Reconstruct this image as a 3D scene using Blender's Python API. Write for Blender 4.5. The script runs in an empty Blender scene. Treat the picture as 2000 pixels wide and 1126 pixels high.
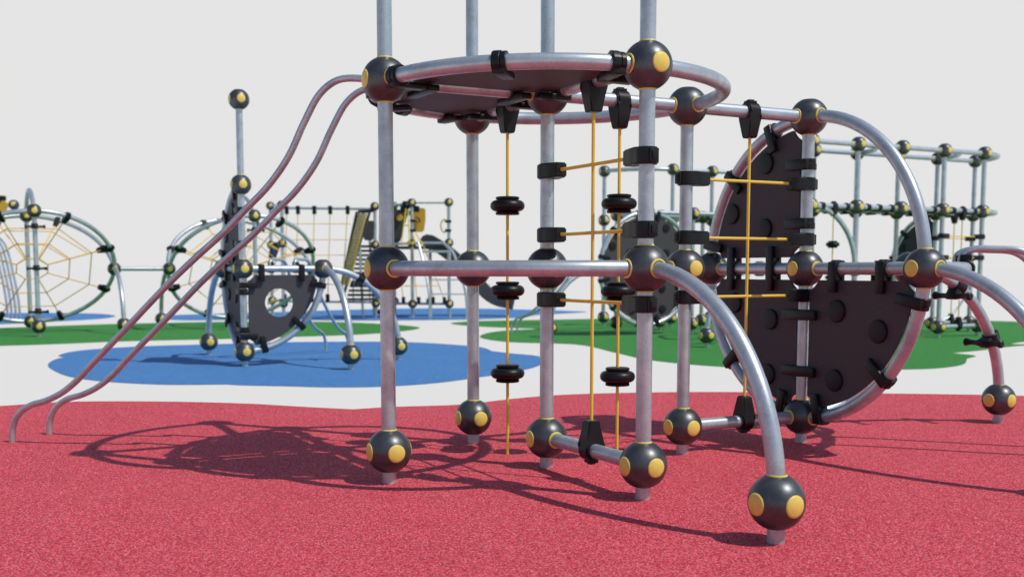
import bpy, bmesh, math, random
from mathutils import Vector, Matrix
from mathutils.geometry import tessellate_polygon
random.seed(7)
scene = bpy.context.scene
col = scene.collection

# ------------------------------------------------------------------ camera (fitted to the modular 1 m grid of the frames)
F_PX, CY, PITCH, HC, PHI = 2092.87, 721.36, 0.09357, 1.17912, 0.48604
ZB = 0.18184                      # height of the lowest joints
U = Vector((math.cos(PHI), math.sin(PHI), 0)); V = Vector((math.sin(PHI), -math.cos(PHI), 0)); Z = Vector((0, 0, 1))
cam_d = bpy.data.cameras.new('camera'); cam = bpy.data.objects.new('camera', cam_d); col.objects.link(cam)
cam.location = (0, 0, HC); cam.rotation_euler = (math.pi/2 - PITCH, 0, 0)
cam_d.sensor_width = 36; cam_d.lens = F_PX/2000*36; cam_d.shift_y = (CY-563)/2000
cam_d.clip_start = 0.05; cam_d.clip_end = 5000
cam_d.dof.use_dof = True; cam_d.dof.focus_distance = 5.9; cam_d.dof.aperture_fstop = 2.3
scene.camera = cam

def at(px, py, Y):                # a point at distance Y in front of the camera, in metres
    a = (px-1000)/F_PX; b = -(py-CY)/F_PX; c, s = math.cos(PITCH), math.sin(PITCH)
    ry = c+b*s; t = Y/ry
    return Vector((a*t, Y, HC+(-s+b*c)*t))

# ------------------------------------------------------------------ materials
def new_mat(name):
    m = bpy.data.materials.new(name); m.use_nodes = True
    nt = m.node_tree; b = nt.nodes['Principled BSDF']
    return m, nt, b
def N(nt, t, **kw):
    n = nt.nodes.new(t)
    for k, v in kw.items():
        if k in n.inputs.keys(): n.inputs[k].default_value = v
        else: setattr(n, k, v)
    return n
def coords(nt, rnd=True):
    tc = N(nt, 'ShaderNodeTexCoord')
    if not rnd: return tc.outputs['Object']
    oi = N(nt, 'ShaderNodeObjectInfo'); mul = N(nt, 'ShaderNodeMath', operation='MULTIPLY'); mul.inputs[1].default_value = 37.0
    nt.links.new(oi.outputs['Random'], mul.inputs[0])
    ad = N(nt, 'ShaderNodeVectorMath', operation='ADD')
    nt.links.new(tc.outputs['Object'], ad.inputs[0]); nt.links.new(mul.outputs[0], ad.inputs[1])
    return ad.outputs[0]
def ramp(nt, fac, stops):
    r = N(nt, 'ShaderNodeValToRGB'); e = r.color_ramp.elements
    while len(e) < len(stops): e.new(0.5)
    for el, (p, c) in zip(e, stops): el.position = p; el.color = (*c, 1) if len(c) == 3 else c
    nt.links.new(fac, r.inputs[0]); return r.outputs[0]
def g(x): return (x, x, x)

def mat_metal():
    m, nt, b = new_mat('galvanised_steel'); co = coords(nt)
    n1 = N(nt, 'ShaderNodeTexNoise', Scale=9.0, Detail=8.0, Roughness=0.65); nt.links.new(co, n1.inputs['Vector'])
    n2 = N(nt, 'ShaderNodeTexNoise', Scale=90.0, Detail=4.0, Roughness=0.7); nt.links.new(co, n2.inputs['Vector'])
    c = ramp(nt, n1.outputs[0], [(0.28, (.38, .435, .47)), (0.46, (.485, .56, .60)), (0.68, (.585, .655, .695))])
    mx = N(nt, 'ShaderNodeMix', data_type='RGBA', blend_type='MULTIPLY'); mx.inputs[0].default_value = 0.8
    c2 = ramp(nt, n2.outputs[0], [(0.28, g(.50)), (0.44, g(.95)), (1, g(1))])
    nt.links.new(c, mx.inputs[6]); nt.links.new(c2, mx.inputs[7]); nt.links.new(mx.outputs[2], b.inputs['Base Color'])
    b.inputs['Metallic'].default_value = 0.58
    r = ramp(nt, n1.outputs[0], [(0.3, g(.45)), (0.7, g(.32))]); nt.links.new(r, b.inputs['Roughness'])
    bp = N(nt, 'ShaderNodeBump', Strength=0.10, Distance=0.004); nt.links.new(n2.outputs[0], bp.inputs['Height']); nt.links.new(bp.outputs[0], b.inputs['Normal'])
    return m
def mat_ball():
    m, nt, b = new_mat('dark_painted_metal'); co = coords(nt)
    n1 = N(nt, 'ShaderNodeTexNoise', Scale=14.0, Detail=8.0, Roughness=0.6); nt.links.new(co, n1.inputs['Vector'])
    n2 = N(nt, 'ShaderNodeTexNoise', Scale=160.0, Detail=3.0); nt.links.new(co, n2.inputs['Vector'])
    c = ramp(nt, n1.outputs[0], [(0.3, (.076, .084, .090)), (0.5, (.100, .110, .117)), (0.68, (.122, .132, .138)), (0.78, (.19, .19, .195))])
    nt.links.new(c, b.inputs['Base Color']); b.inputs['Metallic'].default_value = 0.7
    r = ramp(nt, n1.outputs[0], [(0.3, g(.33)), (0.72, g(.46))]); nt.links.new(r, b.inputs['Roughness'])
    bp = N(nt, 'ShaderNodeBump', Strength=0.10, Distance=0.003); nt.links.new(n2.outputs[0], bp.inputs['Height']); nt.links.new(bp.outputs[0], b.inputs['Normal'])
    return m
def mat_simple(name, c, rough, var=0.15, scale=25.0, bump=0.05, metal=0.0, spec=0.5):
    m, nt, b = new_mat(name); co = coords(nt)
    n1 = N(nt, 'ShaderNodeTexNoise', Scale=scale, Detail=6.0, Roughness=0.6); nt.links.new(co, n1.inputs['Vector'])
    cc = ramp(nt, n1.outputs[0], [(0.3, tuple(x*(1-var) for x in c)), (0.7, tuple(min(1, x*(1+var)) for x in c))])
    nt.links.new(cc, b.inputs['Base Color']); b.inputs['Roughness'].default_value = rough; b.inputs['Metallic'].default_value = metal
    b.inputs['Specular IOR Level'].default_value = spec
    n2 = N(nt, 'ShaderNodeTexNoise', Scale=scale*9, Detail=3.0); nt.links.new(co, n2.inputs['Vector'])
    bp = N(nt, 'ShaderNodeBump', Strength=bump, Distance=0.003); nt.links.new(n2.outputs[0], bp.inputs['Height']); nt.links.new(bp.outputs[0], b.inputs['Normal'])
    return m
def mat_rope():
    m, nt, b = new_mat('yellow_rope'); co = coords(nt, False)
    w = N(nt, 'ShaderNodeTexWave', Scale=55.0, Distortion=0.5); w.wave_type = 'BANDS'; w.bands_direction = 'DIAGONAL'; nt.links.new(co, w.inputs['Vector'])
    c = ramp(nt, w.outputs['Fac'], [(0.1, (.70, .49, .05)), (0.6, (.90, .68, .10))])
    nt.links.new(c, b.inputs['Base Color']); b.inputs['Roughness'].default_value = 0.55
    bp = N(nt, 'ShaderNodeBump', Strength=0.25, Distance=0.002); nt.links.new(w.outputs['Fac'], bp.inputs['Height']); nt.links.new(bp.outputs[0], b.inputs['Normal'])
    return m
def mat_rubber_ground(name, dark, mid, light):
    m, nt, b = new_mat(name)
    tc = N(nt, 'ShaderNodeTexCoord'); co = tc.outputs['Object']
    v = N(nt, 'ShaderNodeTexVoronoi', Scale=200.0); v.feature = 'F1'; nt.links.new(co, v.inputs['Vector'])
    n = N(nt, 'ShaderNodeTexNoise', Scale=105.0, Detail=5.0, Roughness=0.75); nt.links.new(co, n.inputs['Vector'])
    big = N(nt, 'ShaderNodeTexNoise', Scale=1.3, Detail=9.0, Roughness=0.78); nt.links.new(co, big.inputs['Vector'])
    sep = N(nt, 'ShaderNodeSeparateColor'); nt.links.new(v.outputs['Color'], sep.inputs[0])
    ad = N(nt, 'ShaderNodeMath', operation='ADD'); nt.links.new(sep.outputs[0], ad.inputs[0]); nt.links.new(n.outputs[0], ad.inputs[1])
    hf = N(nt, 'ShaderNodeMath', operation='MULTIPLY'); hf.inputs[1].default_value = 0.5; nt.links.new(ad.outputs[0], hf.inputs[0])
    c = ramp(nt, hf.outputs[0], [(0.30, dark), (0.42, mid), (0.56, mid), (0.72, light)])
    mx = N(nt, 'ShaderNodeMix', data_type='RGBA', blend_type='MULTIPLY'); mx.inputs[0].default_value = 1.0
    c2 = ramp(nt, big.outputs[0], [(0.3, g(.88)), (0.7, g(1.0))])
    nt.links.new(c, mx.inputs[6]); nt.links.new(c2, mx.inputs[7]); nt.links.new(mx.outputs[2], b.inputs['Base Color'])
    b.inputs['Roughness'].default_value = 0.85; b.inputs['Specular IOR Level'].default_value = 0.25
    bp = N(nt, 'ShaderNodeBump', Strength=0.9, Distance=0.006); nt.links.new(hf.outputs[0], bp.inputs['Height']); nt.links.new(bp.outputs[0], b.inputs['Normal'])
    return m
def mat_ground():
    m, nt, b = new_mat('white_ground'); tc = N(nt, 'ShaderNodeTexCoord')
    n = N(nt, 'ShaderNodeTexNoise', Scale=120.0, Detail=4.0); nt.links.new(tc.outputs['Object'], n.inputs['Vector'])
    c = ramp(nt, n.outputs[0], [(0.3, (GA*.985, GA*.965, GA*.89)), (0.7, (GA*1.005, GA*.985, GA*.91))])
    nt.links.new(c, b.inputs['Base Color']); b.inputs['Roughness'].default_value = 1.0; b.inputs['Specular IOR Level'].default_value = 0.0
    return m
GA = 0.78
METAL = mat_metal(); BALL = mat_ball(); ROPE = mat_rope()
YEL = mat_simple('yellow_plastic', (.78, .62, .125), .42, .06, 40, .04)
BLACK = mat_simple('black_rubber', (.0065, .0075, .009), .40, .2, 30, .06, 0, .32)
PANEL = mat_simple('charcoal_panel', (.074, .070, .076), .60, .08, 60, .10, 0, .18)
KNOB = mat_simple('black_plastic', (.0065, .007, .009), .5, .15, 30, .04, 0, .35)
YPANEL = mat_simple('yellow_panel', (.70, .40, .035), .5, .06, 10, .04)
SLIDE = mat_simple('grey_plastic', (.07, .072, .078), .45, .08, 10, .03)
BLUEP = mat_simple('blue_plastic', (.03, .12, .42), .45, .08, 10, .03)
TREAD = mat_simple('dark_tread', (.03, .032, .03), .6, .15, 20, .04)
NETROPE = mat_simple('thin_yellow_rope', (.84, .50, .06), .6, .1, 40, .04)
RED = mat_rubber_ground('red_rubber_granules', (.22, .010, .020), (.72, .050, .080), (1.0, .27, .32))
BLUE = mat_rubber_ground('blue_rubber_granules', (.018, .11, .36), (.055, .225, .57), (.20, .45, .76))
GREEN = mat_rubber_ground('green_rubber_granules', (.014, .14, .018), (.033, .265, .038), (.13, .44, .13))
WHITEG = mat_ground()

# ------------------------------------------------------------------ mesh helpers
def finish(name, bm, mat, parent=None, loc=None, rot=None, sharp=35):
    me = bpy.data.meshes.new(name); bmesh.ops.recalc_face_normals(bm, faces=bm.faces); bm.to_mesh(me); bm.free()
    me.materials.append(mat)
    for p in me.polygons: p.use_smooth = True
    me.set_sharp_from_angle(angle=math.radians(sharp))
    return place(name, me, parent, loc, rot)
def place(name, me, parent=None, loc=None, rot=None):
    o = bpy.data.objects.new(name, me); col.objects.link(o)
    if parent: o.parent = parent
    if loc is not None: o.location = loc
    if rot is not None:
        o.rotation_mode = 'QUATERNION'; o.rotation_quaternion = rot
    return o
def tag(o, label, cat=None, group=None, kind=None):
    o['label'] = label
    if cat: o['category'] = cat
    if group: o['group'] = group
    if kind: o['kind'] = kind
    return o
def empty(name, loc):
    o = bpy.data.objects.new(name, None); col.objects.link(o); o.location = loc; o.empty_display_size = .2
    return o
def sweep(bm, pts, r, n=14, closed=False, caps=True):
    pts = [Vector(p) for p in pts]; m = len(pts)
    tans = []
    for i in range(m):
        if closed: t = pts[(i+1) % m]-pts[i-1]
        else: t = pts[min(i+1, m-1)]-pts[max(i-1, 0)]
        tans.append(t.normalized())
    t0 = tans[0]; up = Z if abs(t0.z) < .9 else Vector((1, 0, 0))
    a = t0.cross(up).normalized(); rings = []
    prev = t0
    for i in range(m):
        q = prev.rotation_difference(tans[i]); a = q @ a; a = (a - tans[i]*a.dot(tans[i])).normalized(); prev = tans[i]
        b = tans[i].cross(a); rr = r[i] if isinstance(r, (list, tuple)) else r
        rings.append([bm.verts.new(pts[i]+(a*math.cos(k*2*math.pi/n)+b*math.sin(k*2*math.pi/n))*rr) for k in range(n)])
    for i in range(m if closed else m-1):
        A, B = rings[i], rings[(i+1) % m]
        for k in range(n): bm.faces.new((A[k], A[(k+1) % n], B[(k+1) % n], B[k]))
    if not closed and caps:
        bm.faces.new(rings[0]); bm.faces.new(rings[-1])
def basis(t, d):                  # columns: x = d (outwards), y = n, z = t (along the tube)
    t = t.normalized(); d = (d-t*d.dot(t)).normalized(); n = t.cross(d)
    return Matrix((d, n, t)).transposed()
def extrude_poly(bm, poly, h0, h1, M=None, o=Vector((0, 0, 0)), top=1.0, holes=()):
    # polygon in local x,y, thickness along local z
    tf = (lambda p: o + (M @ p if M else p))
    loops = [poly]+list(holes); vs = []
    for lp in loops: vs.append([[bm.verts.new(tf(Vector((x, y, h)))) for (x, y) in lp] for h in (h0, h1)])
    for a, b in vs:
        for k in range(len(a)): bm.faces.new((a[k], a[(k+1) % len(a)], b[(k+1) % len(a)], b[k]))
    if not holes:
        bm.faces.new(vs[0][0]); bm.faces.new(vs[0][1])
    else:
        for s in (0, 1):
            es = []
            for lv in vs:
                l = lv[s]
                for k in range(len(l)):
                    e = bm.edges.get((l[k], l[(k+1) % len(l)])); es.append(e)
            bmesh.ops.triangle_fill(bm, use_beauty=True, edges=es)
def box(bm, lo, hi, M=None, o=Vector((0, 0, 0)), bev=0.0):
    b2 = bmesh.new()
    x0, y0, z0 = lo; x1, y1, z1 = hi
    v = [b2.verts.new((x, y, z)) for z in (z0, z1) for (x, y) in ((x0, y0), (x1, y0), (x1, y1), (x0, y1))]
    for f in ((0, 1, 2, 3), (4, 5, 6, 7), (0, 1, 5, 4), (1, 2, 6, 5), (2, 3, 7, 6), (3, 0, 4, 7)): b2.faces.new([v[i] for i in f])
    if bev: bmesh.ops.bevel(b2, geom=list(b2.edges), offset=bev, segments=2, affect='EDGES', profile=.5)
    merge(bm, b2, M, o)
def merge(bm, b2, M=None, o=Vector((0, 0, 0))):
    mp = {}
    for w in b2.verts: mp[w] = bm.verts.new(o+(M @ w.co if M else w.co))
    for f in b2.faces: bm.faces.new([mp[w] for w in f.verts])
    b2.free()
def lathe(bm, prof, n=24, M=None, o=Vector((0, 0, 0))):   # prof: (radius, height) pairs, axis local z
    tf = (lambda p: o + (M @ p if M else p)); rings = []
    for r, h in prof:
        if r < 1e-6: rings.append([bm.verts.new(tf(Vector((0, 0, h))))])
        else: rings.append([bm.verts.new(tf(Vector((r*math.cos(2*math.pi*k/n), r*math.sin(2*math.pi*k/n), h)))) for k in range(n)])
    for A, B in zip(rings, rings[1:]):
        for k in range(n):
            a = A[k % len(A)]; a2 = A[(k+1) % len(A)]; b = B[k % len(B)]; b2 = B[(k+1) % len(B)]
            fs = [x for i, x in enumerate((a, a2, b2, b)) if x not in (a, a2, b2, b)[:i]]
            if len(fs) > 2: bm.faces.new(fs)
    if len(rings[0]) > 1 and len(rings[-1]) > 1 and False: pass

# ------------------------------------------------------------------ shared kit meshes
R_BALL, R_TUBE = 0.1235, 0.0405
def ball_mesh(R=R_BALL):
    bm = bmesh.new(); prof = []
    cut = 0.925*R
    a0 = math.asin(cut/R); K = 18
    prof.append((0, -cut)); 
    for k in range(K+1):
        a = -a0+2*a0*k/K; prof.append((R*math.cos(a), R*math.sin(a)))
    prof.append((0, cut))
    lathe(bm, prof, 36)
    me = bpy.data.meshes.new('ball_joint'); bmesh.ops.recalc_face_normals(bm, faces=bm.faces); bm.to_mesh(me); bm.free()
    me.materials.append(BALL)
    for p in me.polygons: p.use_smooth = True
    me.set_sharp_from_angle(angle=math.radians(35)); return me
def cap_mesh(R=R_BALL, flat=False):
    bm = bmesh.new(); ang = math.asin(.40)
    if flat: prof = [(0, .937*R), (.035, .937*R), (.037, .925*R)]
    else: prof = [(R*1.012*math.sin(ang*k/6), R*1.012*math.cos(ang*k/6)) for k in range(7)]+[(R*.99*math.sin(ang), R*.99*math.cos(ang))]
    lathe(bm, prof, 28)
    me = bpy.data.meshes.new('cap'); bmesh.ops.recalc_face_normals(bm, faces=bm.faces); bm.to_mesh(me); bm.free(); me.materials.append(YEL)
    for p in me.polygons: p.use_smooth = True
    return me
def collar_mesh(R=R_BALL, flat=False):
    bm = bmesh.new(); h = .925*R if flat else math.sqrt(R*R-.052**2)
    w = .0445 if flat else .0495
    prof = [(.0395, h+.007), (w-.002, h+.006), (w, h+.003), (w, h-.006), (.0395, h-.006), (.0395, h+.007)]
    lathe(bm, prof, 28)
    me = bpy.data.meshes.new('collar'); bmesh.ops.recalc_face_normals(bm, faces=bm.faces); bm.to_mesh(me); bm.free(); me.materials.append(YEL)
    for p in me.polygons: p.use_smooth = True
    me.set_sharp_from_angle(angle=math.radians(35)); return me
BALLM = ball_mesh(); CAPM = cap_mesh(); CAPF = cap_mesh(flat=True); COLM = collar_mesh(); COLF = collar_mesh(flat=True)

def rope_clamp_mesh(h0=.046, h1=.036):            # x = towards the rope, z = along the tube
    bm = bmesh.new(); R = .060; prof = []
    for k in range(13):
        a = math.radians(65+230*k/12); prof.append((R*math.cos(a), R*math.sin(a)))
    prof += [(.055, -.053), (.156, -.037), (.165, -.030), (.165, .030), (.156, .037), (.055, .053)]
    # tapered along z: build two sides
    def hz(x): return h0 if x < .05 else h0-(x-.05)/.115*(h0-h1)
    lo = [bm.verts.new((x, y, -hz(x))) for x, y in prof]; hi = [bm.verts.new((x, y, hz(x))) for x, y in prof]
    n = len(prof)
    for k in range(n): bm.faces.new((lo[k], lo[(k+1) % n], hi[(k+1) % n], hi[k]))
    bm.faces.new(lo); bm.faces.new(hi)
    es = [e for e in bm.edges if abs(e.verts[0].co.z-e.verts[1].co.z) < .02 and e.verts[0].co.z*e.verts[1].co.z > 0]
    bmesh.ops.bevel(bm, geom=es, offset=.007, segments=2, affect='EDGES')
    # buckle on the back
    box(bm, (-.070, -.026, -.034), (-.055, .026, .034), bev=.003)
    box(bm, (-.078, -.016, -.020), (-.068, .016, .020), bev=.002)
    return bm
def panel_clamp_mesh(side=1, both=False, L=.155):   # band of two halves + arm reaching over a panel; x = towards panel, y = face side
    bm = bmesh.new()
    for (r, z0, z1) in ((.0595, -.036, .006), (.0555, .008, .036)):
        poly = [(r*math.cos(2*math.pi*(k+.5)/10), r*math.sin(2*math.pi*(k+.5)/10)) for k in range(10)]
        b2 = bmesh.new(); extrude_poly(b2, poly, z0, z1); bmesh.ops.bevel(b2, geom=list(b2.edges), offset=.003, segments=1, affect='EDGES'); merge(bm, b2)
    x0 = -L if both else -.045
    y0, y1 = (.026, .060) if side > 0 else (-.060, -.026)
    box(bm, (x0, y0, -.033), (L, y1, .033), bev=.008)
    # small foot on the other face of the panel
    y0, y1 = (-.040, -.016) if side > 0 else (.016, .040)
    box(bm, (x0*.8 if both else .03, y0, -.024), (L*.85, y1, .024), bev=.006)
    return bm
def peg_clamp_mesh():             # x = outwards, y = peg axis, z = along the tube
    bm = bmesh.new()
    poly = [(.058*math.cos(2*math.pi*(k+.5)/10), .058*math.sin(2*math.pi*(k+.5)/10)) for k in range(10)]
    b2 = bmesh.new(); extrude_poly(b2, poly, -.045, .045); bmesh.ops.bevel(b2, geom=list(b2.edges), offset=.004, segments=1, affect='EDGES'); merge(bm, b2)
    box(bm, (-.074, -.022, -.038), (-.05, .022, .038), bev=.004)
    box(bm, (.03, -.045, -.040), (.098, .045, .030), bev=.012)
    My = Matrix(((1, 0, 0), (0, 0, 1), (0, -1, 0)))
    lathe(bm, [(0, -.168), (.022, -.166), (.030, -.158), (.030, -.143), (.021, -.126), (.019, -.06), (.027, -.04), (.027, .04), (.019, .06), (.021, .126), (.030, .143), (.030, .158), (.022, .166), (0, .168)], 16, My, Vector((.088, 0, -.012)))
    return bm
def to_mesh(bm, name, mat, sharp=35):
    me = bpy.data.meshes.new(name); bmesh.ops.recalc_face_normals(bm, faces=bm.faces); bm.to_mesh(me); bm.free(); me.materials.append(mat)
    for p in me.polygons: p.use_smooth = True
    me.set_sharp_from_angle(angle=math.radians(sharp)); return me
ROPECL = to_mesh(rope_clamp_mesh(), 'rope_clamp', BLACK); ROPECLP = to_mesh(rope_clamp_mesh(.043, .041), 'rope_clamp', BLACK)
PCL = {(s, b): to_mesh(panel_clamp_mesh(s, b), 'panel_clamp', BLACK) for s in (1, -1) for b in (False, True)}
PEGCL = to_mesh(peg_clamp_mesh(), 'foot_peg', BLACK)
def disc_mesh():
    bm = bmesh.new()
    prof = [(.0, .056), (.066, .056), (.073, .053), (.0745, .046), (.072, .040), (.062, .037)]
    for k in range(9):
        a = math.radians(80-160*k/8); prof.append((.074+.034*math.cos(a), .034*math.sin(a)))
    prof += [(.062, -.037), (.070, -.038), (.075, -.042), (.073, -.047), (.076, -.051), (.070, -.056), (0, -.056)]
    lathe(bm, prof, 32); return to_mesh(bm, 'rubber_disc', BLACK, 50)
DISCM = disc_mesh()
def knob_mesh():
    bm = bmesh.new(); lathe(bm, [(0, .021), (.062, .021), (.069, .019), (.073, .013), (.073, 0.0), (0, 0)], 28); return to_mesh(bm, 'hand_hold', KNOB, 40)
KNOBM = knob_mesh()

def panel_poly(ex=.060, ez=.076, Ro=.936, Rn=.158):
    P = []
    def arc(cx, cy, r, a0, a1, n):
        for k in range(n+1):
            a = a0+(a1-a0)*k/n; P.append((cx+r*math.cos(a), cy+r*math.sin(a)))
    a0 = math.asin(ez/Rn); a1 = math.acos(ex/Rn); arc(0, 0, Rn, a0, a1, 6)          # centre notch
    y = (Ro*Ro+1-Rn*Rn)/2; x = math.sqrt(Ro*Ro-y*y)
    arc(0, 1, Rn, -math.acos(ex/Rn), math.atan2(y-1, x), 6)                          # upper joint
    aa = math.atan2(y, x); arc(0, 0, Ro, aa, math.pi/2-aa, 26)                       # rim
    b0 = math.atan2(x, y-1); b1 = math.atan2(ez, -math.sqrt(Rn*Rn-ez*ez))
    arc(1, 0, Rn, b0, b1, 6)
    out = []
    for p in P:
        if not out or (Vector(p)-Vector(out[-1])).length > 1e-4: out.append(p)
    return out

DIRS = {'+u': U, '-u': -U, '+v': V, '-v': -V, '+z': Z, '-z': -Z}
class Frame:
    def __init__(s, name, origin, label, cat, group=None):
        s.o = Vector((origin[0], origin[1], 0)); s.root = empty(name, s.o); tag(s.root, label, cat, group); s.nodes = {}
    def p(s, i, j, l): return U*i+V*j+Z*(ZB+l)        # local to the root
    def node(s, n, d=None):
        st = s.nodes.setdefault(tuple(round(x, 3) for x in n), set())
        if d is not None:
            for k, w in DIRS.items():
                if w.dot(d) > .85: st.add(k)
    def tube(s, name, pts, r=R_TUBE, mat=METAL, n=16, closed=False, parent=None):
        bm = bmesh.new(); sweep(bm, pts, r, n, closed); return finish(name, bm, mat, parent or s.root)
    def bar(s, a, b, name='rail', r=R_TUBE):
        A, B = s.p(*a), s.p(*b); d = (B-A).normalized(); s.node(a, d); s.node(b, -d)
        return s.tube(name, [A+d*.06, B-d*.06], r)
    def post(s, i, j, l0, l1):
        for l in range(l0, l1): s.bar((i, j, l), (i, j, l+1), 'post')
    def foot(s, n):
        A = s.p(*n); s.node(n, -Z); s.tube('foot', [Vector((A.x, A.y, -.05)), A-Z*.06], .039)
    def arcpt(s, c, a, b, t):
        C, A, B = s.p(*c), s.p(*a), s.p(*b); A = A-C; B = B-C
        return C+A*math.cos(t)+B*math.sin(t), (-A*math.sin(t)+B*math.cos(t)).normalized(), -(A*math.cos(t)+B*math.sin(t)).normalized()
    def arc(s, c, a, b, name='curved_rail', r=R_TUBE, na=True, nb=True, n=22):
        C, A, B = s.p(*c), s.p(*a), s.p(*b)
        if na: s.node(a, (B-C).normalized())
        if nb: s.node(b, (A-C).normalized())
        e = .06; return s.tube(name, [s.arcpt(c, a, b, e+(math.pi/2-2*e)*k/n)[0] for k in range(n+1)], r)
    def clamp(s, mesh, pos, t, d, name):
        return place(name, mesh, s.root, pos, basis(t, d).to_quaternion())
    def rclamp(s, pos, t, d): return s.clamp(ROPECLP if abs(t.z) > .9 else ROPECL, pos, t, d, 'rope_clamp')
    def pclamp(s, pos, t, d, face, both=False):
        n = t.normalized().cross(d.normalized()); side = 1 if n.dot(face) > 0 else -1
        return s.clamp(PCL[(side, both)], pos, t, d, 'panel_clamp')
    def peg(s, pos, t, axis, inward=None):
        x = axis.cross(t).normalized()
        if x.dot(inward or Vector((0, -1, 0))) < 0: x = -x
        M = Matrix((x, t.cross(x).normalized(), t.normalized())).transposed()
        return place('foot_peg', PEGCL, s.root, pos, M.to_quaternion())
    def balls(s, cap_dirs=None, sub=True, mesh=BALLM):
        for n, used in s.nodes.items():
            b = place('ball_joint', mesh, s.root, s.p(*n))
            if not sub: continue
            for k, w in DIRS.items():
                q = Z.rotation_difference(w) if w.z > -.9 else Matrix.Rotation(math.pi, 3, 'X').to_quaternion()
                if k in used:
                    if k == '-z' and n[2] == 0: continue
                    place('collar', COLF if k in ('+z', '-z') else COLM, b, (0, 0, 0), q)
                elif k != '-z' and (cap_dirs is None or k in cap_dirs):
                    place('cap', CAPF if k == '+z' else CAPM, b, (0, 0, 0), q)
    def panel(s, c, a, b, holes=(), knobs=(), face=None, name='climbing_panel', arcs=(12, 43, 78), poly=None, mat=PANEL, clamps=True):
        # quarter disc in the plane c,a,b; a = along local x, b = along local y
        C = s.p(*c); A = (s.p(*a)-C); B = (s.p(*b)-C); n = A.cross(B).normalized()
        M = Matrix((A.normalized(), B.normalized(), n)).transposed()
        bm = bmesh.new(); vert = abs(B.z) > .5
        extrude_poly(bm, poly or (panel_poly() if vert else panel_poly(.07, .07)), -.011, .011, M, C, holes=holes)
        po = finish(name, bm, mat, s.root)
        if face is None: face = n
        sd = 1 if n.dot(face) > 0 else -1
        for (x, y) in knobs:
            Mk = M if sd > 0 else M @ Matrix(((1, 0, 0), (0, -1, 0), (0, 0, -1)))
            place('hand_hold', KNOBM, po, C+M @ Vector((x, y, sd*.011)), Mk.to_quaternion())
        if clamps:
            for deg in arcs:
                P_, t, d = s.arcpt(c, a, b, math.radians(deg)); s.pclamp(P_, t, d, face)
        return po
    def rope(s, a, b, r=.0098, discs=(), mat=ROPE, parent=None):
        o = s.tube('rope', [a, b], r, mat, 10)
        for z in discs: place('rubber_disc', DISCM, o, Vector((a.x, a.y, z)))
        return o
    def slide_poles(s, c, l, sgn_u, sgn_v, profile, offs=(-.18, .18)):
        w = (U*sgn_u+V*sgn_v).normalized(); e = w.cross(Z)
        base = U*c[0]+V*c[1]
        for o_ in offs:
            pts = smooth([base+w*q[0]+e*o_+Z*q[1] for q in profile], 5)
            s.tube('slide_pole', pts, .0215, n=12)
            ang = math.asin(max(-1, min(1, o_)))
            rp = base+w*math.cos(ang)+e*math.sin(ang)+Z*(ZB+l)
            t = (e*math.cos(ang)-w*math.sin(ang)).normalized()
            s.clamp(SLCL, rp, t, Z, 'pole_clamp')
def slcl():
    bm = bmesh.new()
    poly = [(.056*math.cos(2*math.pi*(k+.5)/12), .056*math.sin(2*math.pi*(k+.5)/12)) for k in range(12)]
    b2 = bmesh.new(); extrude_poly(b2, poly, -.038, .038); bmesh.ops.bevel(b2, geom=list(b2.edges), offset=.004, segments=1, affect='EDGES'); merge(bm, b2)
    box(bm, (.03, -.035, -.034), (.088, .035, .034), bev=.008); return to_mesh(bm, 'pole_clamp', BLACK)
SLCL = slcl()
def smooth(P, n=6, closed=False):
    out = []; m = len(P)
    for i in range(m if closed else m-1):
        if closed: p0, p1, p2, p3 = P[i-1], P[i], P[(i+1) % m], P[(i+2) % m]
        else: p0, p1, p2, p3 = P[max(i-1, 0)], P[i], P[i+1], P[min(i+2, m-1)]
        if (p2-p1).length < 1e-6: continue          # a doubled point makes a cusp
        # centripetal Catmull-Rom: no loops or overshoot at cusps
        d1 = max((p1-p0).length**.5, 1e-4); d2 = max((p2-p1).length**.5, 1e-4); d3 = max((p3-p2).length**.5, 1e-4)
        m1 = (p1-p0)/d1-(p2-p0)/(d1+d2)+(p2-p1)/d2 if (p1-p0).length > 1e-6 else (p2-p1)/d2
        m2 = (p2-p1)/d2-(p3-p1)/(d2+d3)+(p3-p2)/d3 if (p3-p2).length > 1e-6 else (p2-p1)/d2
        m1 = m1*d2; m2 = m2*d2
        for k in range(n):
            t = k/n
            out.append(p1*(2*t**3-3*t*t+1)+m1*(t**3-2*t*t+t)+p2*(-2*t**3+3*t*t)+m2*(t**3-t*t))
    if not closed: out.append(P[-1])
    return out

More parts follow.
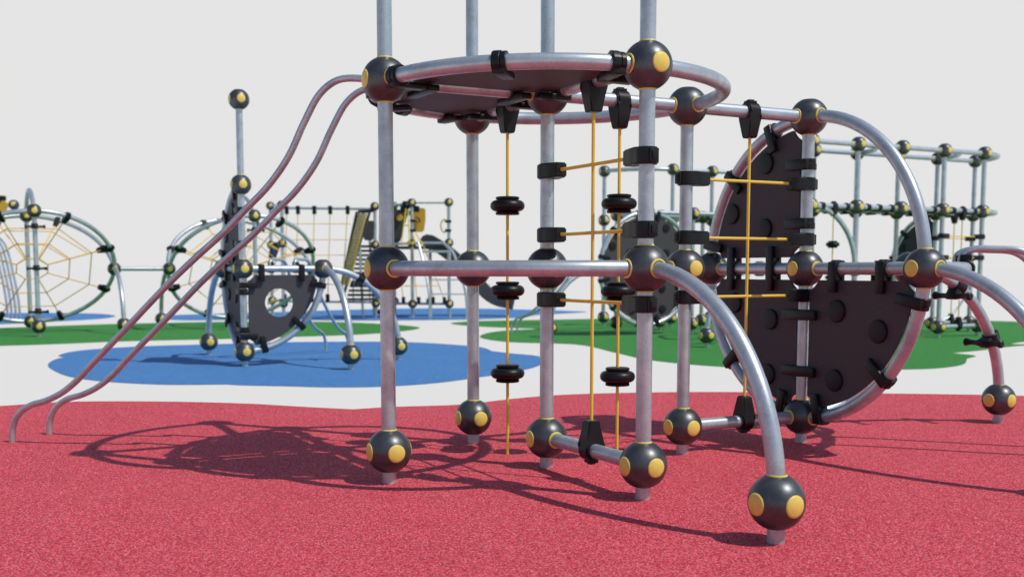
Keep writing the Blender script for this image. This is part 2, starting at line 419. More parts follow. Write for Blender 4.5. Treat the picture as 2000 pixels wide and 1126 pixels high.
# ------------------------------------------------------------------ ground
def sheet(name, pts, z, mat, label, cat, kind='structure', sm=True):
    P = [Vector((x, y, 0)) for x, y in pts]
    if sm: P = smooth(P, 5, True)
    bm = bmesh.new(); vs = [bm.verts.new((p.x, p.y, z)) for p in P]
    for tri in tessellate_polygon([[v.co for v in vs]]): bm.faces.new([vs[i] for i in tri])
    bm.normal_update()
    for f_ in list(bm.faces):
        if f_.normal.z < 0: f_.normal_flip()
    me = bpy.data.meshes.new(name); bm.to_mesh(me); bm.free(); me.materials.append(mat)
    o = bpy.data.objects.new(name, me); col.objects.link(o)
    return tag(o, label, cat, kind=kind)
G = 2500
sheet('ground', [(-G, -G), (G, -G), (G, G), (-G, G)], 0, WHITEG, 'smooth white ground reaching to the horizon around the coloured surfaces', 'ground', sm=False)
red = [(-6.3, 7.2), (-5.6, 8.6), (-4.65, 9.11), (-4.42, 9.18), (-4.01, 9.46), (-3.2, 9.5), (-2.34, 9.35), (-1.75, 9.11), (-1.34, 8.96), (-1.34, 8.96), (-1.05, 9.11), (-0.45, 9.28), (0.0, 9.69), (0.48, 10.01), (1.47, 10.22), (2.46, 10.22), (3.41, 10.13), (4.11, 10.05), (4.77, 9.93), (5.9, 9.5), (6.8, 8.3), (7.0, 6.2), (6.4, 3.6), (5.0, .8), (2.6, -1.0), (-.8, -1.4), (-3.8, -.2), (-5.4, 2.2), (-6.2, 4.8)]
sheet('red_rubber_surface', red, .004, RED, 'red granular rubber surface under the nearest climbing frame', 'rubber surface')
blue = [(-5.74, 13.2), (-5.99, 14.05), (-6.0, 14.3), (-6.0, 14.3), (-6.2, 14.6), (-6.26, 15.54), (-5.65, 16.37), (-4.67, 16.82), (-3.64, 17.29), (-2.5, 17.42), (-1.66, 17.29), (-0.79, 16.59), (-0.46, 16.16), (-0.29, 15.4), (-0.29, 15.4), (0.0, 14.97), (0.35, 14.53), (0.41, 13.87), (0.31, 12.99), (0.0, 12.21), (-0.34, 11.69), (-0.8, 11.05), (-1.34, 10.71), (-1.85, 10.66), (-2.28, 10.76), (-2.76, 10.85), (-2.93, 10.93), (-2.93, 10.93), (-3.51, 10.9), (-4.18, 11.15), (-4.73, 11.57), (-5.24, 12.27)]
sheet('blue_rubber_surface', blue, .004, BLUE, 'blue granular rubber surface with scalloped outline behind the red one', 'rubber surface')
gl = [(-16, 17), (-15, 20), (-13, 20.8), (-11.13, 21.0), (-10.29, 21.5), (-8.63, 23.0), (-6.45, 24.0), (-4.22, 24.0), (-2.93, 23.2), (-2.15, 22.3), (-1.85, 21.5), (-2.05, 20.46), (-2.77, 19.33), (-3.92, 18.6), (-4.93, 18.06), (-6.3, 17.54), (-7.25, 16.82), (-7.89, 16.48), (-8.51, 16.16), (-11, 15.2), (-14, 15.4)]
sheet('green_rubber_surface', gl, .004, GREEN, 'green rubber surface under the rope web climber on the left', 'rubber surface')
gr = [(-1.34, 23.37), (-0.82, 24.3), (0.6, 24.9), (2.47, 25.6), (4.98, 26.08), (8.0, 26.08), (10.71, 24.6), (12.5, 22.7), (12.6, 20), (11.2, 18.4), (9.6, 18.05), (8.94, 17.79), (8.28, 17.35), (7.85, 16.85), (7.85, 16.85), (8.15, 16.75), (7.6, 16.3), (6.81, 15.54), (6.20, 15.05), (6.20, 15.05), (6.33, 14.6), (6.02, 14.11), (5.57, 13.2), (5.07, 12.72), (4.71, 12.59), (3.91, 12.52), (3.04, 12.65), (2.38, 13.06), (1.8, 13.87), (1.45, 15.16), (0.97, 16.82), (0.0, 17.29), (-0.48, 18.19), (-0.55, 19.18), (-0.2, 20.46), (0.55, 21.2), (0.55, 21.2), (0.0, 21.53), (-0.74, 22.11)]
sheet('green_rubber_surface', gr, .004, GREEN, 'green rubber surface under the long climbing frame on the right', 'rubber surface')
bl = [(-14.97, 28.0), (-13.93, 28.6), (-12.54, 28.9), (-11.01, 28.4), (-10.19, 27.4), (-9.88, 26.65), (-9.81, 25.4), (-10.47, 23.82), (-11.0, 22.9), (-11.8, 22.2), (-15, 22.2), (-17, 24), (-17, 27)]
sheet('blue_rubber_surface', bl, .004, BLUE, 'distant blue rubber surface at the left edge beyond the green', 'rubber surface')
bc = [(-8.81, 27.2), (-7.89, 28.3), (-6.28, 29.6), (-5.33, 30.6), (-3.5, 32.0), (-1.58, 32.3), (0.75, 31.0), (1.46, 30.4), (2.07, 29.6), (1.38, 28.5), (0.67, 27.6), (0.45, 26.9), (0.3, 26.2), (-.3, 25.6), (-1.21, 25.0), (-3.55, 24.6), (-6.04, 25.0), (-7.58, 24.7), (-8.3, 25.5)]
sheet('blue_rubber_surface', bc, .004, BLUE, 'distant blue rubber surface under the tower with the slide', 'rubber surface')

# ------------------------------------------------------------------ 1  the nearest climbing frame
POLE_TOP = [(.985, 2.27), (1.09, 2.297), (1.243, 2.296), (1.36, 2.225), (1.47, 2.06), (1.58, 1.86), (1.72, 1.69), (1.88, 1.55), (2.04, 1.41), (2.25, 1.25), (2.45, 1.09), (2.78, .80), (3.06, .555), (3.20, .43), (3.32, .35), (3.45, .295), (3.56, .265), (3.66, .205), (3.72, .11), (3.735, -.03)]
POLE_MID = [(.95, 1.20), (.965, 1.27), (1.03, 1.303), (1.15, 1.303), (1.30, 1.29), (1.38, 1.24), (1.44, 1.15), (1.55, .96), (1.75, .72), (1.98, .50), (2.15, .37), (2.28, .31), (2.40, .26), (2.47, .17), (2.49, .08), (2.49, -.03)]
m = Frame('climbing_frame', (.20539, 6.31223), 'large steel tube climbing frame with dark ball joints and round deck on the red surface', 'climbing frame')
A, B, C, D, E_, Fc = (-1, 0), (0, -1), (0, 0), (0, 1), (1, 0), (2, 0)
for q, top in ((A, 3), (B, 3), (C, 3), (D, 3), (E_, 2), (Fc, 2)):
    m.post(q[0], q[1], 0, top); m.foot((q[0], q[1], 0))
for l in (2, 3):
    m.arc((0, 0, l), (-1, 0, l), (0, 1, l)); m.arc((0, 0, l), (0, -1, l), (-1, 0, l))
    m.bar((-1, 0, l), (0, 0, l)); m.bar((0, -1, l), (0, 0, l)); m.bar((0, 0, l), (0, 1, l))
m.arc((0, 0, 2), (0, 1, 2), (1, 0, 2)); m.arc((0, 0, 2), (1, 0, 2), (0, -1, 2))
m.bar((0, 0, 2), (1, 0, 2)); m.bar((1, 0, 2), (2, 0, 2))
m.arc((0, 0, 1), (-1, 0, 1), (0, 1, 1))
m.bar((0, 0, 0), (0, 1, 0)); m.bar((1, 0, 0), (2, 0, 0))
m.arc((0, 1, 0), (0, 1, 1), (0, 2, 0), 'curved_leg'); m.foot((0, 2, 0))
m.slide_poles((0, 0), 2, -1, -1, POLE_TOP)
# decks
m.panel((0, 0, 2), (-1, 0, 2), (0, 1, 2), face=-Z, name='deck_panel', arcs=(9, 47, 80))
m.panel((0, 0, 2), (0, -1, 2), (-1, 0, 2), face=-Z, name='deck_panel', arcs=(12, 47, 76))
for x in (-.78, -.22):
    m.pclamp(m.p(x, 0, 2), U, V, -Z, True)
for y in (-.74, -.20): m.pclamp(m.p(0, y, 2), V, -U, -Z)
for y in (.17, .80): m.pclamp(m.p(0, y, 2), V, -U, -Z)
# hanging ropes
def vrope(fr, i, j, top, bottom, discs=()):
    t = fr.p(i, j, top); zt = t.z-.13
    bt = -.01 if bottom is None else ZB+.13
    fr.rope(Vector((t.x, t.y, bt)), Vector((t.x, t.y, zt)), discs=discs)
for (i, j, tdir, bot, dz) in ((0, -.5, V, None, (1.571, 1.044, .523)), (.5, 0, U, None, (1.571, 1.044, .523)), (0, .5, V, 0, ()), (1.5, 0, U, 0, ())):
    vrope(m, i, j, 2, bot, dz); m.rclamp(m.p(i, j, 2), tdir, -Z)
    if bot == 0: m.rclamp(m.p(i, j, 0), tdir, Z)
for z in (1.741, 1.375, 1.002):
    for a, b, d in (((0, 0), (0, 1), V), ((1, 0), (2, 0), U)):
        pa = U*a[0]+V*a[1]+Z*z; pb = U*b[0]+V*b[1]+Z*z
        m.rope(pa+d*.13, pb-d*.13); m.rclamp(pa, Z, d); m.rclamp(pb, Z, -d)
# the upright ring of panels
for s_ in (-1, 1):
    m.arc((2, 0, 1), (2, 0, 2), (2, s_, 1)); m.arc((2, 0, 1), (2, s_, 1), (2, 0, 0)); m.bar((2, 0, 1), (2, s_, 1))
face = -U
m.panel((2, 0, 1), (2, 1, 1), (2, 0, 0), knobs=[(.317, .275), (.672, .389), (.312, .726)], face=face, arcs=(12, 43, 79))
m.panel((2, 0, 1), (2, -1, 1), (2, 0, 2), knobs=[(.393, .728), (.747, .396), (.394, .277)], face=face, arcs=(10, 41, 70))
m.panel((2, 0, 1), (2, -1, 1), (2, 0, 0), knobs=[(.315, .354), (.70, .25), (.33, .74)], face=face, arcs=(43, 80))
for y in (-.72, -.30): m.pclamp(m.p(2, y, 1), V, Z, face, True)
for y in (.30, .70): m.pclamp(m.p(2, y, 1), V, -Z, face)
for z in (.31, .69): m.pclamp(m.p(2, 0, z), Z, V, face, True)
for z in (1.30, 1.69): m.pclamp(m.p(2, 0, z), Z, -V, face)
m.arc((2, 1, 0), (2, 1, 1), (2, 2, 0), 'curved_leg'); m.foot((2, 2, 0))
# the wing behind with foot pegs
m.bar((2, 0, 1), (3, 0, 1)); m.arc((2, 0, 1), (3, 0, 1), (2, 0, 0))
m.arc((2, 0, 1), (3, 0, 1), (2, 1, 1)); m.arc((3, 0, 0), (3, 0, 1), (4, 0, 0), 'curved_leg'); m.foot((4, 0, 0))
for tt in (.515, 1.08):
    P_, t, d_ = m.arcpt((3, 0, 0), (3, 0, 1), (4, 0, 0), tt); m.peg(P_, t, V, d_)
for x in (.3, .7): m.pclamp(m.p(2+x, 0, 1), U, -Z, -V)
m.slide_poles((2, 0), 1, 1, 1, POLE_MID)
m.balls()

# ------------------------------------------------------------------ 2  smaller frame on the blue surface
s2 = Frame('climbing_frame', (-3.24625, 12.97681), 'smaller climbing frame with one tall post and a holed panel on the blue surface', 'climbing frame')
s2.post(0, 0, 0, 3); s2.foot((0, 0, 0))
s2.arc((0, 0, 1), (0, 0, 2), (0, -1, 1)); s2.arc((0, 0, 1), (0, -1, 1), (0, 0, 0)); s2.bar((0, 0, 1), (0, -1, 1))
s2.bar((0, 0, 1), (1, 0, 1)); s2.arc((0, 0, 1), (1, 0, 1), (0, 0, 0))
s2.arc((1, 0, 0), (1, 0, 1), (1, 1, 0), 'curved_leg'); s2.foot((1, 1, 0))
s2.arc((1, 0, 0), (1, 0, 1), (2, 0, 0), 'curved_leg'); s2.foot((2, 0, 0))
s2.arc((0, -1, 0), (0, -1, 1), (0, -2, 0), 'curved_leg'); s2.foot((0, -2, 0))
s2.arc((0, 0, 1), (1, 0, 1), (0, -1, 1))
s2.slide_poles((0, 0), 1, 1, -1, POLE_MID)
hole = [(.435+.175*math.cos(-k*math.pi/14), .415+.175*math.sin(-k*math.pi/14)) for k in range(28)]
s2.panel((0, 0, 1), (1, 0, 1), (0, 0, 0), holes=[hole], face=V, arcs=(12, 45, 76))
s2.panel((0, 0, 1), (0, -1, 1), (0, 0, 0), knobs=[(.32, .35), (.68, .32), (.33, .72)], face=-U)
s2.panel((0, 0, 1), (0, -1, 1), (0, 0, 2), knobs=[(.39, .73), (.75, .40), (.39, .28)], face=-U)
for x in (.22, .72): s2.pclamp(s2.p(x, 0, 1), U, -Z, V)
for z in (.18, .80): s2.pclamp(s2.p(0, 0, z), Z, U, V)
for z in (.26, .72, 1.3, 1.7): s2.pclamp(s2.p(0, 0, z), Z, -V, -U)
for y in (-.7, -.3): s2.pclamp(s2.p(0, y, 1), V, Z, -U, True)
for tt in (.515, 1.08):
    P_, t, d_ = s2.arcpt((1, 0, 0), (1, 0, 1), (2, 0, 0), tt); s2.peg(P_, t, V, d_)
s2.balls()

# ------------------------------------------------------------------ 3  twin rope webs on the green surface
w = Frame('web_climber', (-8.73931, 19.60523), 'pair of round rope web climbers joined by a bar on the left green surface', 'web climber')
Q = math.sqrt(2)
def web(ci):
    c = w.p(ci, 0, 1)
    for s_ in (1, -1):
        ax = (V*s_+Z).normalized()          # top of this ring leans along +-V
        half = s_ < 0                       # the ring leaning away is only an upper half
        pts = [c+(U*math.cos(2*math.pi*k/72)+ax*math.sin(2*math.pi*k/72))*Q for k in range(37 if half else 72)]
        w.tube('web_ring', pts, R_TUBE, n=14, closed=not half)
        w.node((ci, s_, 2), Z); w.node((ci, s_, 2), -Z); w.node((ci, s_, 0), Z); w.node((ci, s_, 0), -Z)
        w.tube('post', [w.p(ci, s_, 0)+Z*.06, w.p(ci, s_, 2)-Z*.06]); w.foot((ci, s_, 0))
        rad = [.20, .48, .76]
        for k in range(4 if half else 8):
            a = math.radians(22.5+45*k); d = U*math.cos(a)+ax*math.sin(a)
            bm = bmesh.new()
            sweep(bm, [c+d*Q*rad[0], c+d*(Q-.12)], .0105, 6)
            a2 = math.radians(22.5+45*(k+1)); d2 = U*math.cos(a2)+ax*math.sin(a2)
            if not (half and k == 3):
                for r_ in rad: sweep(bm, [c+d*Q*r_, c+d2*Q*r_], .0095, 6)
            finish('rope', bm, NETROPE, w.root)
            t = (-U*math.sin(a)+ax*math.cos(a)); w.rclamp(c+d*Q, t, -d)
    pts = [c+(V*math.cos(a)+Z*math.sin(a))*Q for a in [math.radians(45+90*k/20) for k in range(21)]]
    w.tube('arch', pts)
    for z in (1.92, 1.20, .45): w.peg(U*ci+V*1+Z*z, Z, U, V)
    for s_ in (-Q, Q): w.node((ci+s_, 0, 1), U if s_ < 0 else -U)
web(0); web(2*Q+1)
w.bar((Q, 0, 1), (Q+1, 0, 1))
w.arc((Q, 0, 0), (Q, 0, 1), (Q, 1, 0), 'curved_leg'); w.foot((Q, 1, 0))
w.arc((Q+1, 0, 0), (Q+1, 0, 1), (Q+1, -1, 0), 'curved_leg'); w.foot((Q+1, -1, 0))
w.balls()

# ------------------------------------------------------------------ 4  long frame on the right green surface
f = Frame('climbing_frame', (4.71063, 17.09606), 'long distant climbing frame of many steel posts and high rails on the right green surface', 'climbing frame')
def fpost(i, j):                    # outer posts run past the middle level without a joint
    if (i, j) in ((4, 0), (5, -1)): f.bar((i, j, 0), (i, j, 2), 'post'); f.post(i, j, 2, 3)
    else: f.post(i, j, 0, 3)
    f.foot((i, j, 0))
for i in (0, 1, 3, 4): fpost(i, 0)
for i in range(1, 6): fpost(i, -1)
for i in range(0, 4): f.bar((i, 0, 3), (i+1, 0, 3)); f.bar((i, 0, 2), (i+1, 0, 2))
for i in range(1, 5): f.bar((i, -1, 3), (i+1, -1, 3)); f.bar((i, -1, 2), (i+1, -1, 2))
for l in (2, 3):
    f.arc((4, -1, l), (4, 0, l), (5, -1, l)); f.arc((1, 0, l), (0, 0, l), (1, -1, l))
    f.arc((1, -1, l), (1, 0, l), (2, -1, l)); f.arc((3, -1, l), (3, 0, l), (4, -1, l))
f.bar((3, 0, 0), (4, 0, 0)); f.bar((4, -1, 0), (5, -1, 0))
f.arc((0, 0, 1), (0, 0, 2), (1, 0, 1)); 
f.arc((4, -1, 1), (4, -1, 2), (4, -2, 1)); f.panel((4, -1, 1), (4, -2, 1), (4, -1, 2), knobs=[(.39, .73), (.75, .40), (.39, .28)], face=-U); f.arc((4, -1, 1), (4, -2, 1), (4, -1, 0)); f.bar((4, -1, 1), (4, -2, 1))
f.arc((4, -1, 1), (5, -1, 1), (4, -1, 0), r=.02, na=False, nb=False)
for i in (0, 1, 2, 3):
    for x in (.25, .5, .78): f.pclamp(f.p(i+x, 0, 2), U, -V, -Z)
for i in (1, 2, 3, 4):
    for x in (.3, .7): f.pclamp(f.p(i+x, -1, 2), U, V, -Z)
deckp = panel_poly(.07, .07)
sq = [(.16, .07), (.84, .07), (.93, .16), (.93, .84), (.84, .93), (.16, .93), (.07, .84), (.07, .16)]
for i in (1, 2, 3): f.panel((i, 0, 2), (i+1, 0, 2), (i, -1, 2), name='deck_panel', poly=sq, clamps=False, face=-Z)
vrope(f, .5, 0, 2, None, (1.571, 1.044)); f.rclamp(f.p(.5, 0, 2), U, -Z)
for (i, j) in ((3, 0), (4, -1)):
    for z in (1.741, 1.375, 1.002):
        pa = U*i+V*j+Z*z; f.rope(pa+U*.13, pa+U*.87); f.rclamp(pa, Z, U); f.rclamp(pa+U, Z, -U)
    vrope(f, i+.5, j, 2, 0); f.rclamp(f.p(i+.5, j, 2), U, -Z); f.rclamp(f.p(i+.5, j, 0), U, Z)
f.arc((-1, 0, 0), (-1, 0, 1), (-2, 0, 0), 'curved_leg'); f.foot((-2, 0, 0)); f.bar((-1, 0, 1), (0, 0, 1))
# disc wall further left
ci, cj = -1, -3
f.post(ci, cj, 0, 2); f.foot((ci, cj, 0))
for s_ in (-1, 1):
    f.arc((ci, cj, 1), (ci, cj, 2), (ci+s_, cj, 1)); f.arc((ci, cj, 1), (ci+s_, cj, 1), (ci, cj, 0)); f.bar((ci, cj, 1), (ci+s_, cj, 1))
    f.panel((ci, cj, 1), (ci+s_, cj, 1), (ci, cj, 2), knobs=[(.39, .73), (.75, .40), (.39, .28)], face=V)
    f.panel((ci, cj, 1), (ci+s_, cj, 1), (ci, cj, 0), knobs=[(.32, .35), (.68, .32), (.33, .72)], face=V)
f.arc((-2, cj, 0), (-2, cj, 1), (-3, cj, 0), 'curved_leg'); f.foot((-3, cj, 0))
f.arc((-1, cj, 1), (-2, cj, 1), (-1, cj-1, 1)); 
f.slide_poles((ci, cj), 1, -1, -1, POLE_MID)
f.post(-1, -4, 0, 2); f.foot((-1, -4, 0)); f.bar((-1, -4, 2), (-1, -3, 2)); f.bar((-1, -3, 2), (0, -3, 2)); f.post(0, -3, 0, 2); f.foot((0, -3, 0))
f.bar((-1, -4, 2), (0, -4, 2)); f.post(0, -4, 0, 2); f.foot((0, -4, 0))
# far posts with a high rail
for i in (1, 2):
    f.post(i, -5, 0, 3); f.foot((i, -5, 0))
f.bar((1, -5, 3), (2, -5, 3)); f.bar((1, -5, 2), (2, -5, 2)); f.bar((2, -5, 3), (3, -5, 3)); f.post(3, -5, 0, 3); f.foot((3, -5, 0)); f.bar((2, -5, 2), (3, -5, 2))
f.arc((1, -6, 3), (1, -5, 3), (0, -6, 3), nb=True); f.bar((0, -6, 3), (0, -6, 2), 'post'); f.post(0, -6, 0, 2); f.foot((0, -6, 0))
f.bar((1, -5, 2), (1, -4, 2)); f.bar((0, -4, 2), (1, -4, 2)); f.post(1, -4, 0, 2); f.foot((1, -4, 0))
f.bar((1, -1, 2), (1, -2, 2)); f.bar((1, -2, 2), (1, -3, 2)); f.bar((0, -3, 2), (1, -3, 2)); f.bar((1, -3, 2), (1, -4, 2))
for y in (-3.8, -3.5, -3.2, -2.7, -2.3): f.pclamp(f.p(1, y, 2), V, U, -Z)
for x in (1.25, 1.6, 2.3): f.pclamp(f.p(x, -5, 2), U, V, -Z)
f.balls(cap_dirs=('+v', '-u', '+z'))

# ------------------------------------------------------------------ 5  tower with nets, stairs and a slide
D5 = 25.7
O5 = at(805, 593, D5); O5.z = 0
tw = Frame('play_tower', (O5.x, O5.y), 'distant play tower with rope nets, dark stairs, yellow panel and grey slide', 'play tower')
def tp(px, py, dy=0): return at(px, py, D5+dy)-O5
smallball = ball_mesh(.108); smallcap = cap_mesh(.108)
def tball(p):
    b = place('ball_joint', smallball, tw.root, p)
    q = Z.rotation_difference(Vector((.25, -.95, .05)).normalized()); place('cap', smallcap, b, (0, 0, 0), q)
def tpost(px, dy, ys, ytop=None):
    x = tp(px, 500, dy).x; y = dy
    zs = [tp(px, q, dy).z for q in ys]
    tw.tube('post', [Vector((x, y, -.05)), Vector((x, y, zs[-1]))], .042, n=10)
    for z_ in zs: tball(Vector((x, y, z_)))
tpost(805, 0, (593, 475, 396)); tpost(877, 0, (593, 474, 395)); tpost(733, .3, (592, 478, 403)); tpost(552, 0, (592, 475, 400)); tpost(530, 1.2, (586, 478, 402))
tpost(770, 1.1, (588, 478, 402)); tpost(840, 1.0, (588, 476))
def tt(name, pts, r, mat=METAL, n=8): return tw.tube(name, pts, r, mat, n)
tt('rail', [tp(805, 396), tp(877, 396)], .022); tt('rail', [tp(530, 402, 1.2), tp(552, 400)], .03)
tt('rail', [tp(552, 406), tp(733, 408, .3)], .03); tt('rail', [tp(552, 588), tp(733, 590, .3)], .025); tt('rail', [tp(733, 592, .3), tp(877, 593)], .03)
tt('rail', [tp(805, 475), tp(877, 474)], .03); tt('rail', [tp(733, 478, .3), tp(805, 475)], .03)
tt('rail', [tp(733, 405, .3), tp(805, 397)], .03); tt('rail', [tp(770, 402, 1.1), tp(805, 397)], .03)
# flat rope net with top clamps
bm = bmesh.new()
xs = [(560, 556), (582, 577), (614, 609), (645, 640), (679, 668)]
for a, b in xs: sweep(bm, [tp(a, 406, .05), tp(b, 588, .05)], .010, 6)
for yy in (437, 468, 498, 555): sweep(bm, [tp(558, yy, .05), tp(690-(yy-406)*.16, yy, .05)], .009, 6)
finish('rope_net', bm, NETROPE, tw.root)
for a, b in xs:
    for q, yy in ((a, 410), (b, 582)):
        bm = bmesh.new(); box(bm, (-.045, -.05, -.10), (.045, .05, .10), bev=.015); finish('net_clamp', bm, BLACK, tw.root, tp(q, yy, .02))
# steep net wall: olive mesh between two stringers
bm = bmesh.new()
for k in range(8):
    q = k/7; sweep(bm, [tp(700+q*16, 418, .2-.9*q), tp(665+q*16, 555, -.9-.9*q+.6)], .012, 5)
for k in range(23):
    q = k/22; y_ = 418+137*q; x_ = 700-35*q; dy = .2-.5*q; sweep(bm, [tp(x_, y_, dy), tp(x_+16, y_, dy-.8)], .012, 5)
finish('rope_net', bm, mat_simple('olive_rope', (.42, .30, .03), .6, .15, 30, .04), tw.root)
for (x0, x1, y1, dy) in ((697, 664, 570, .2), (722, 668, 585, -.5)):
    tt('stringer', [tp(x0, 414, dy), tp(x1, y1, dy-.4)], .035, TREAD)
for (x0, x1) in ((700, 712), (706, 733)): tt('rail', [tp(x0, 414, .2), tp(x1, 410, .3)], .04, BLACK)
# stairs
for k in range(13):
    y_ = 481+k*8.6; q = k/12
    bm = bmesh.new(); a = tp(704-26*q, y_, .5-.9*q); b = tp(741-3*q, y_, .5-.9*q)
    box(bm, (0, -.13, -.028), ((b-a).length, .13, .028), bev=.006)
    finish('stair_tread', bm, TREAD, tw.root, a)
tt('stringer', [tp(741, 478, .5), tp(738, 588, -.4)], .03, TREAD)
for px_ in (690, 706, 722, 736):
    tt('baluster', [tp(px_, 520 if px_ < 700 else 500, .1), tp(px_, 590, -.3)], .012, TREAD)
for (px0, px1, dy) in ((702, 684, -.2), (722, 720, .4)):
    tt('post', [tp(px0 if dy < 0 else 722, 470, dy), Vector((tp(709 if dy < 0 else 731, 600, dy).x, tp(709, 600, dy).y, -.03))], .03)
# panels
def flat(name, pts, dy, mat, th=.03, parent=None, holes=()):
    P = [tp(x, y, dy) for x, y in pts]; bm = bmesh.new()
    extrude_poly(bm, [(p.x, p.z) for p in P], 0, th, Matrix(((1, 0, 0), (0, 0, 1), (0, 1, 0))), Vector((0, P[0].y, 0)), holes=holes)
    return finish(name, bm, mat, parent or tw.root)
flat('side_panel', [(711, 433), (713, 430), (729, 431), (731, 434), (729, 466), (726, 470), (713, 469), (710, 465)], -.1, PANEL)
flat('side_panel', [(741, 418), (746, 412), (770, 408), (791, 410), (797, 414), (782, 470), (768, 480), (746, 476), (740, 470)], .6, PANEL)
bm = bmesh.new(); lathe(bm, [(0, .04), (.075, .04), (.08, .02), (.08, 0)], 20, Matrix(((1, 0, 0), (0, 0, -1), (0, 1, 0))), tp(781, 425, .57)); finish('round_window', bm, YPANEL, tw.root)
flat('side_panel', [(808, 409), (812, 406), (827, 406), (831, 409), (831, 430), (828, 450), (824, 453), (806, 453)], .35, YPANEL)
bm = bmesh.new(); sweep(bm, [tp(x, y, .3) for x, y in ((811, 424), (816, 425), (820, 430), (819, 434))], .018, 6); sweep(bm, [tp(x, y, .3) for x, y in ((812, 430), (814, 432), (816, 436))], .014, 6); finish('emblem', bm, BLACK, tw.root)
for (px, ys) in ((805, (431, 450)), (877, (432, 450))):
    for y_ in ys:
        bm = bmesh.new(); box(bm, (-.10 if px > 820 else -.05, -.05, -.03), (.055 if px > 820 else .09, .05, .03), bev=.012); finish('clamp', bm, BLACK, tw.root, tp(px, y_, -.01))
c = tp(868, 441); tw.tube('hand_ring', [c+Vector((.085*math.cos(a), 0, .15*math.sin(a))) for a in [math.radians(15*k) for k in range(24)]], .016, YPANEL, 8, True)
bm = bmesh.new()
for a, b in (((793, 407), (784, 475)), ((797, 410), (800, 476)), ((812, 455), (826, 478)), ((806, 454), (812, 476)), ((784, 475), (800, 476)), ((788, 440), (799, 440)), ((826, 478), (835, 500))): sweep(bm, [tp(a[0], a[1], -.1), tp(b[0], b[1], -.2)], .016, 6)
finish('rope', bm, ROPE, tw.root)
for (px, py, s_) in ((795, 400, .11), (790, 408, .10), (812, 408, .09), (800, 416, .07)):
    bm = bmesh.new(); box(bm, (-s_, -.08, -s_*.8), (s_, .08, s_*.8), bev=.03); finish('clamp', bm, BLACK, tw.root, tp(px, py, .1))
bm = bmesh.new(); box(bm, (0, 0, -.04), ((tp(877, 480)-tp(733, 480)).length, 1.0, .02)); finish('deck', bm, TREAD, tw.root, tp(733, 482, .1))
# ladder with bowed sides
for pts in (((817, 474), (824, 500), (833, 540), (839, 580), (839.5, 600), (839.5, 624)), ((866, 474), (884, 492), (897, 530), (908, 565), (911.5, 590), (912, 622))):
    P = [tp(x, y, -.15-.45*min(1, (y-474)/100)) for x, y in pts]; P[-1].z = -.02; tt('ladder_rail', smooth(P, 4), .032)
for (x0, x1, y_) in ((817, 866, 474), (824, 884, 491), (832, 894, 519), (838, 905, 546), (840, 908, 574)):
    dy = -.15-.45*min(1, (y_-474)/100); tt('ladder_rung', [tp(x0, y_, dy), tp(x1, y_, dy)], .026 if y_ < 500 else .016)
bm = bmesh.new()
for a, b in (((776, 500), (788, 585)), ((806, 480), (814, 585)), ((822, 480), (848, 585)), ((835, 500), (868, 585)), ((777, 558), (855, 558)), ((780, 528), (842, 528))): sweep(bm, [tp(a[0], a[1], -.1), tp(b[0], b[1], -.1)], .011, 6)
finish('rope_net', bm, NETROPE, tw.root)
for px in (788, 818, 846, 868):
    bm = bmesh.new(); box(bm, (-.04, -.05, -.08), (.04, .05, .08), bev=.015); finish('net_clamp', bm, BLACK, tw.root, tp(px, 586, -.08))
# slide: a trough swept downwards to the right
sl = [(836, 474, 1.25), (852, 483, 1.35), (880, 503, 1.45), (905, 528, 1.5), (930, 556, 1.5), (952, 578, 1.45), (972, 589, 1.4), (990, 593, 1.35), (1003, 596, 1.3)]
P = smooth([tp(x, y, d-.2) for x, y, d in sl], 4); bm = bmesh.new(); b3 = bmesh.new(); prev = None; pb = None
for i, p in enumerate(P):
    t = (P[min(i+1, len(P)-1)]-P[max(i-1, 0)]).normalized(); side = Vector((-t.y, t.x, 0)).normalized() if False else Vector((0, 1, 0)); up = side.cross(t).normalized()
    if up.z < 0: up = -up
    pr_ = [(-.36, .22), (-.30, .22), (-.27, .02), (.27, .02), (.30, .22), (.36, .22), (.34, -.10), (-.34, -.10)]
    ring = [bm.verts.new(p+side*a+up*b) for a, b in pr_]
    inn = [b3.verts.new(p+side*a+up*b) for a, b in ((-.262, .11), (-.25, .032), (.25, .032), (.262, .11), (.255, .028), (-.255, .028))]
    if prev:
        for k in range(8): bm.faces.new((prev[k], prev[(k+1) % 8], ring[(k+1) % 8], ring[k]))
        for k in range(6): b3.faces.new((pb[k], pb[(k+1) % 6], inn[(k+1) % 6], inn[k]))
    else: bm.faces.new(ring); b3.faces.new(inn)
    prev = ring; pb = inn
bm.faces.new(prev); b3.faces.new(pb)
so = finish('slide', bm, SLIDE, tw.root); finish('slide_bed', b3, BLUEP, so)
flat('slide_hood', [(820, 476), (821, 466), (826, 460), (834, 457), (843, 459), (851, 464), (858, 471), (861, 478), (850, 482), (830, 480)], .85, SLIDE, .10)
# small spinner hung on the left posts
flat('side_panel', [(528, 478), (540, 472), (545, 482), (536, 506), (524, 502)], .3, PANEL, .12)
flat('side_panel', [(532, 487), (539, 485), (538, 497), (532, 500)], .24, BLUEP, .04)
tt('rope', [tp(523, 477, .2), tp(544, 488, .2)], .025, ROPE); tt('rope', [tp(524, 592, .6), tp(551, 584, .1)], .03, ROPE)

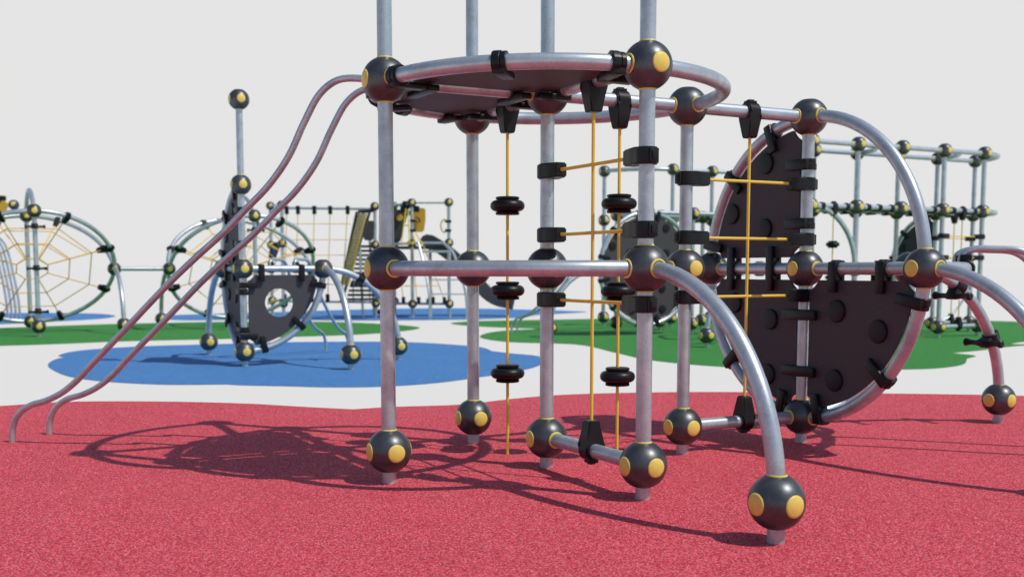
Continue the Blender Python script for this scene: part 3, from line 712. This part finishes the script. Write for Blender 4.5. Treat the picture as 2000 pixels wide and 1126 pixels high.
# ------------------------------------------------------------------ 6  frame at the left edge, far away
O6 = at(-15, 600, 26); O6.z = 0
lf = Frame('climbing_frame', (O6.x, O6.y), 'climbing frame cut by the left edge with a yellow panel and silver poles', 'climbing frame')
def lp(px, py, dy=0): return at(px, py, 26+dy)-O6
lf.tube('post', [Vector((0, 0, -.05)), lp(-15, 400)], .042, n=10)
lf.tube('rail', [lp(-15, 400), lp(27, 400)], .03, n=10)
for px, py in ((27, 400), (-15, 400), (-15, 480)):
    b = place('ball_joint', BALLM, lf.root, lp(px, py)); place('cap', CAPM, b, (0, 0, 0), Z.rotation_difference(Vector((.2, -.95, .2)).normalized()))
P = [lp(x, y, -.15) for x, y in ((-14, 392), (6, 391), (14, 396), (15, 404), (10, 414), (-2, 416), (-14, 414))]
bm = bmesh.new(); extrude_poly(bm, [(p.x, p.z) for p in P], 0, .03, Matrix(((1, 0, 0), (0, 0, 1), (0, 1, 0))), Vector((0, P[0].y, 0))); finish('side_panel', bm, YPANEL, lf.root)
for px, py in ((5, 387), (-2, 391)):
    bm = bmesh.new(); box(bm, (-.07, -.06, -.06), (.07, .06, .06), bev=.02); finish('clamp', bm, BLACK, lf.root, lp(px, py, -.1))
for k in range(4):
    x0 = -24+k*8
    P = [lp(x0+x, y, -.16*k) for x, y in ((-12, 462), (0, 466), (10, 478), (18, 500), (25, 530), (32, 562), (37, 592), (39, 606))]; P[-1].z = -.02
    lf.tube('slide_pole', smooth(P, 4), .030, n=8)

# ------------------------------------------------------------------ light
SUN = Vector((.635, -.30, 1)).normalized()      # towards the sun
el = math.asin(SUN.z); az = math.atan2(SUN.x, SUN.y)
sd = bpy.data.lights.new('sun', 'SUN'); so = bpy.data.objects.new('sun', sd); col.objects.link(so)
so.rotation_euler = SUN.to_track_quat('Z', 'Y').to_euler(); so.location = (6, -4, 12)
sd.energy = 3.05; sd.angle = math.radians(.5); sd.color = (1, .925, .845)
world = bpy.data.worlds.new('World'); scene.world = world; world.use_nodes = True
nt = world.node_tree; bg = nt.nodes['Background']; out = nt.nodes['World Output']
sky = N(nt, 'ShaderNodeTexSky'); sky.sky_type = 'NISHITA'; sky.sun_disc = False; sky.sun_elevation = el; sky.sun_rotation = az; sky.dust_density = 0.5; sky.air_density = 1.2; sky.ozone_density = 3.0
nt.links.new(sky.outputs[0], bg.inputs[0]); bg.inputs[1].default_value = 0.095
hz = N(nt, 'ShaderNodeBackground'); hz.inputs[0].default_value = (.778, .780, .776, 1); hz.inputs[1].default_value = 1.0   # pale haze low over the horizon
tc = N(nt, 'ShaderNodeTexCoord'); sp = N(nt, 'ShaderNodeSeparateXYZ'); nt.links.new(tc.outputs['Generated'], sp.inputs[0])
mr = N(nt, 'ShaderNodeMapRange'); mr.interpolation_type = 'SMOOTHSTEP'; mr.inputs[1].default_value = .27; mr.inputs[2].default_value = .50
# haze stays ahead; sides and rear shaped to clear blue for the tubes' reflections
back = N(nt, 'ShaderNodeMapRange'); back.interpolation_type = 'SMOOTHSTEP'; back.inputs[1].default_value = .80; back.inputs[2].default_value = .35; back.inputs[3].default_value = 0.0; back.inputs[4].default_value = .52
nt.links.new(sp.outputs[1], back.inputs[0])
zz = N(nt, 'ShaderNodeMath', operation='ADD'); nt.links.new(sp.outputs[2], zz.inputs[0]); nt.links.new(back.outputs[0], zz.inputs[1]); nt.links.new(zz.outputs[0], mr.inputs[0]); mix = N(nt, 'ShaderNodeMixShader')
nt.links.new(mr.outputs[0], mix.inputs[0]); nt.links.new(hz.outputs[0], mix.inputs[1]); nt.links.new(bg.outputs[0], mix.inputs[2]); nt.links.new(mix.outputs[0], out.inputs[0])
vs = scene.view_settings; vs.view_transform = 'Standard'; vs.look = 'None'; vs.exposure = 0; vs.gamma = 1; vs.use_curve_mapping = False
scene.render.film_transparent = False
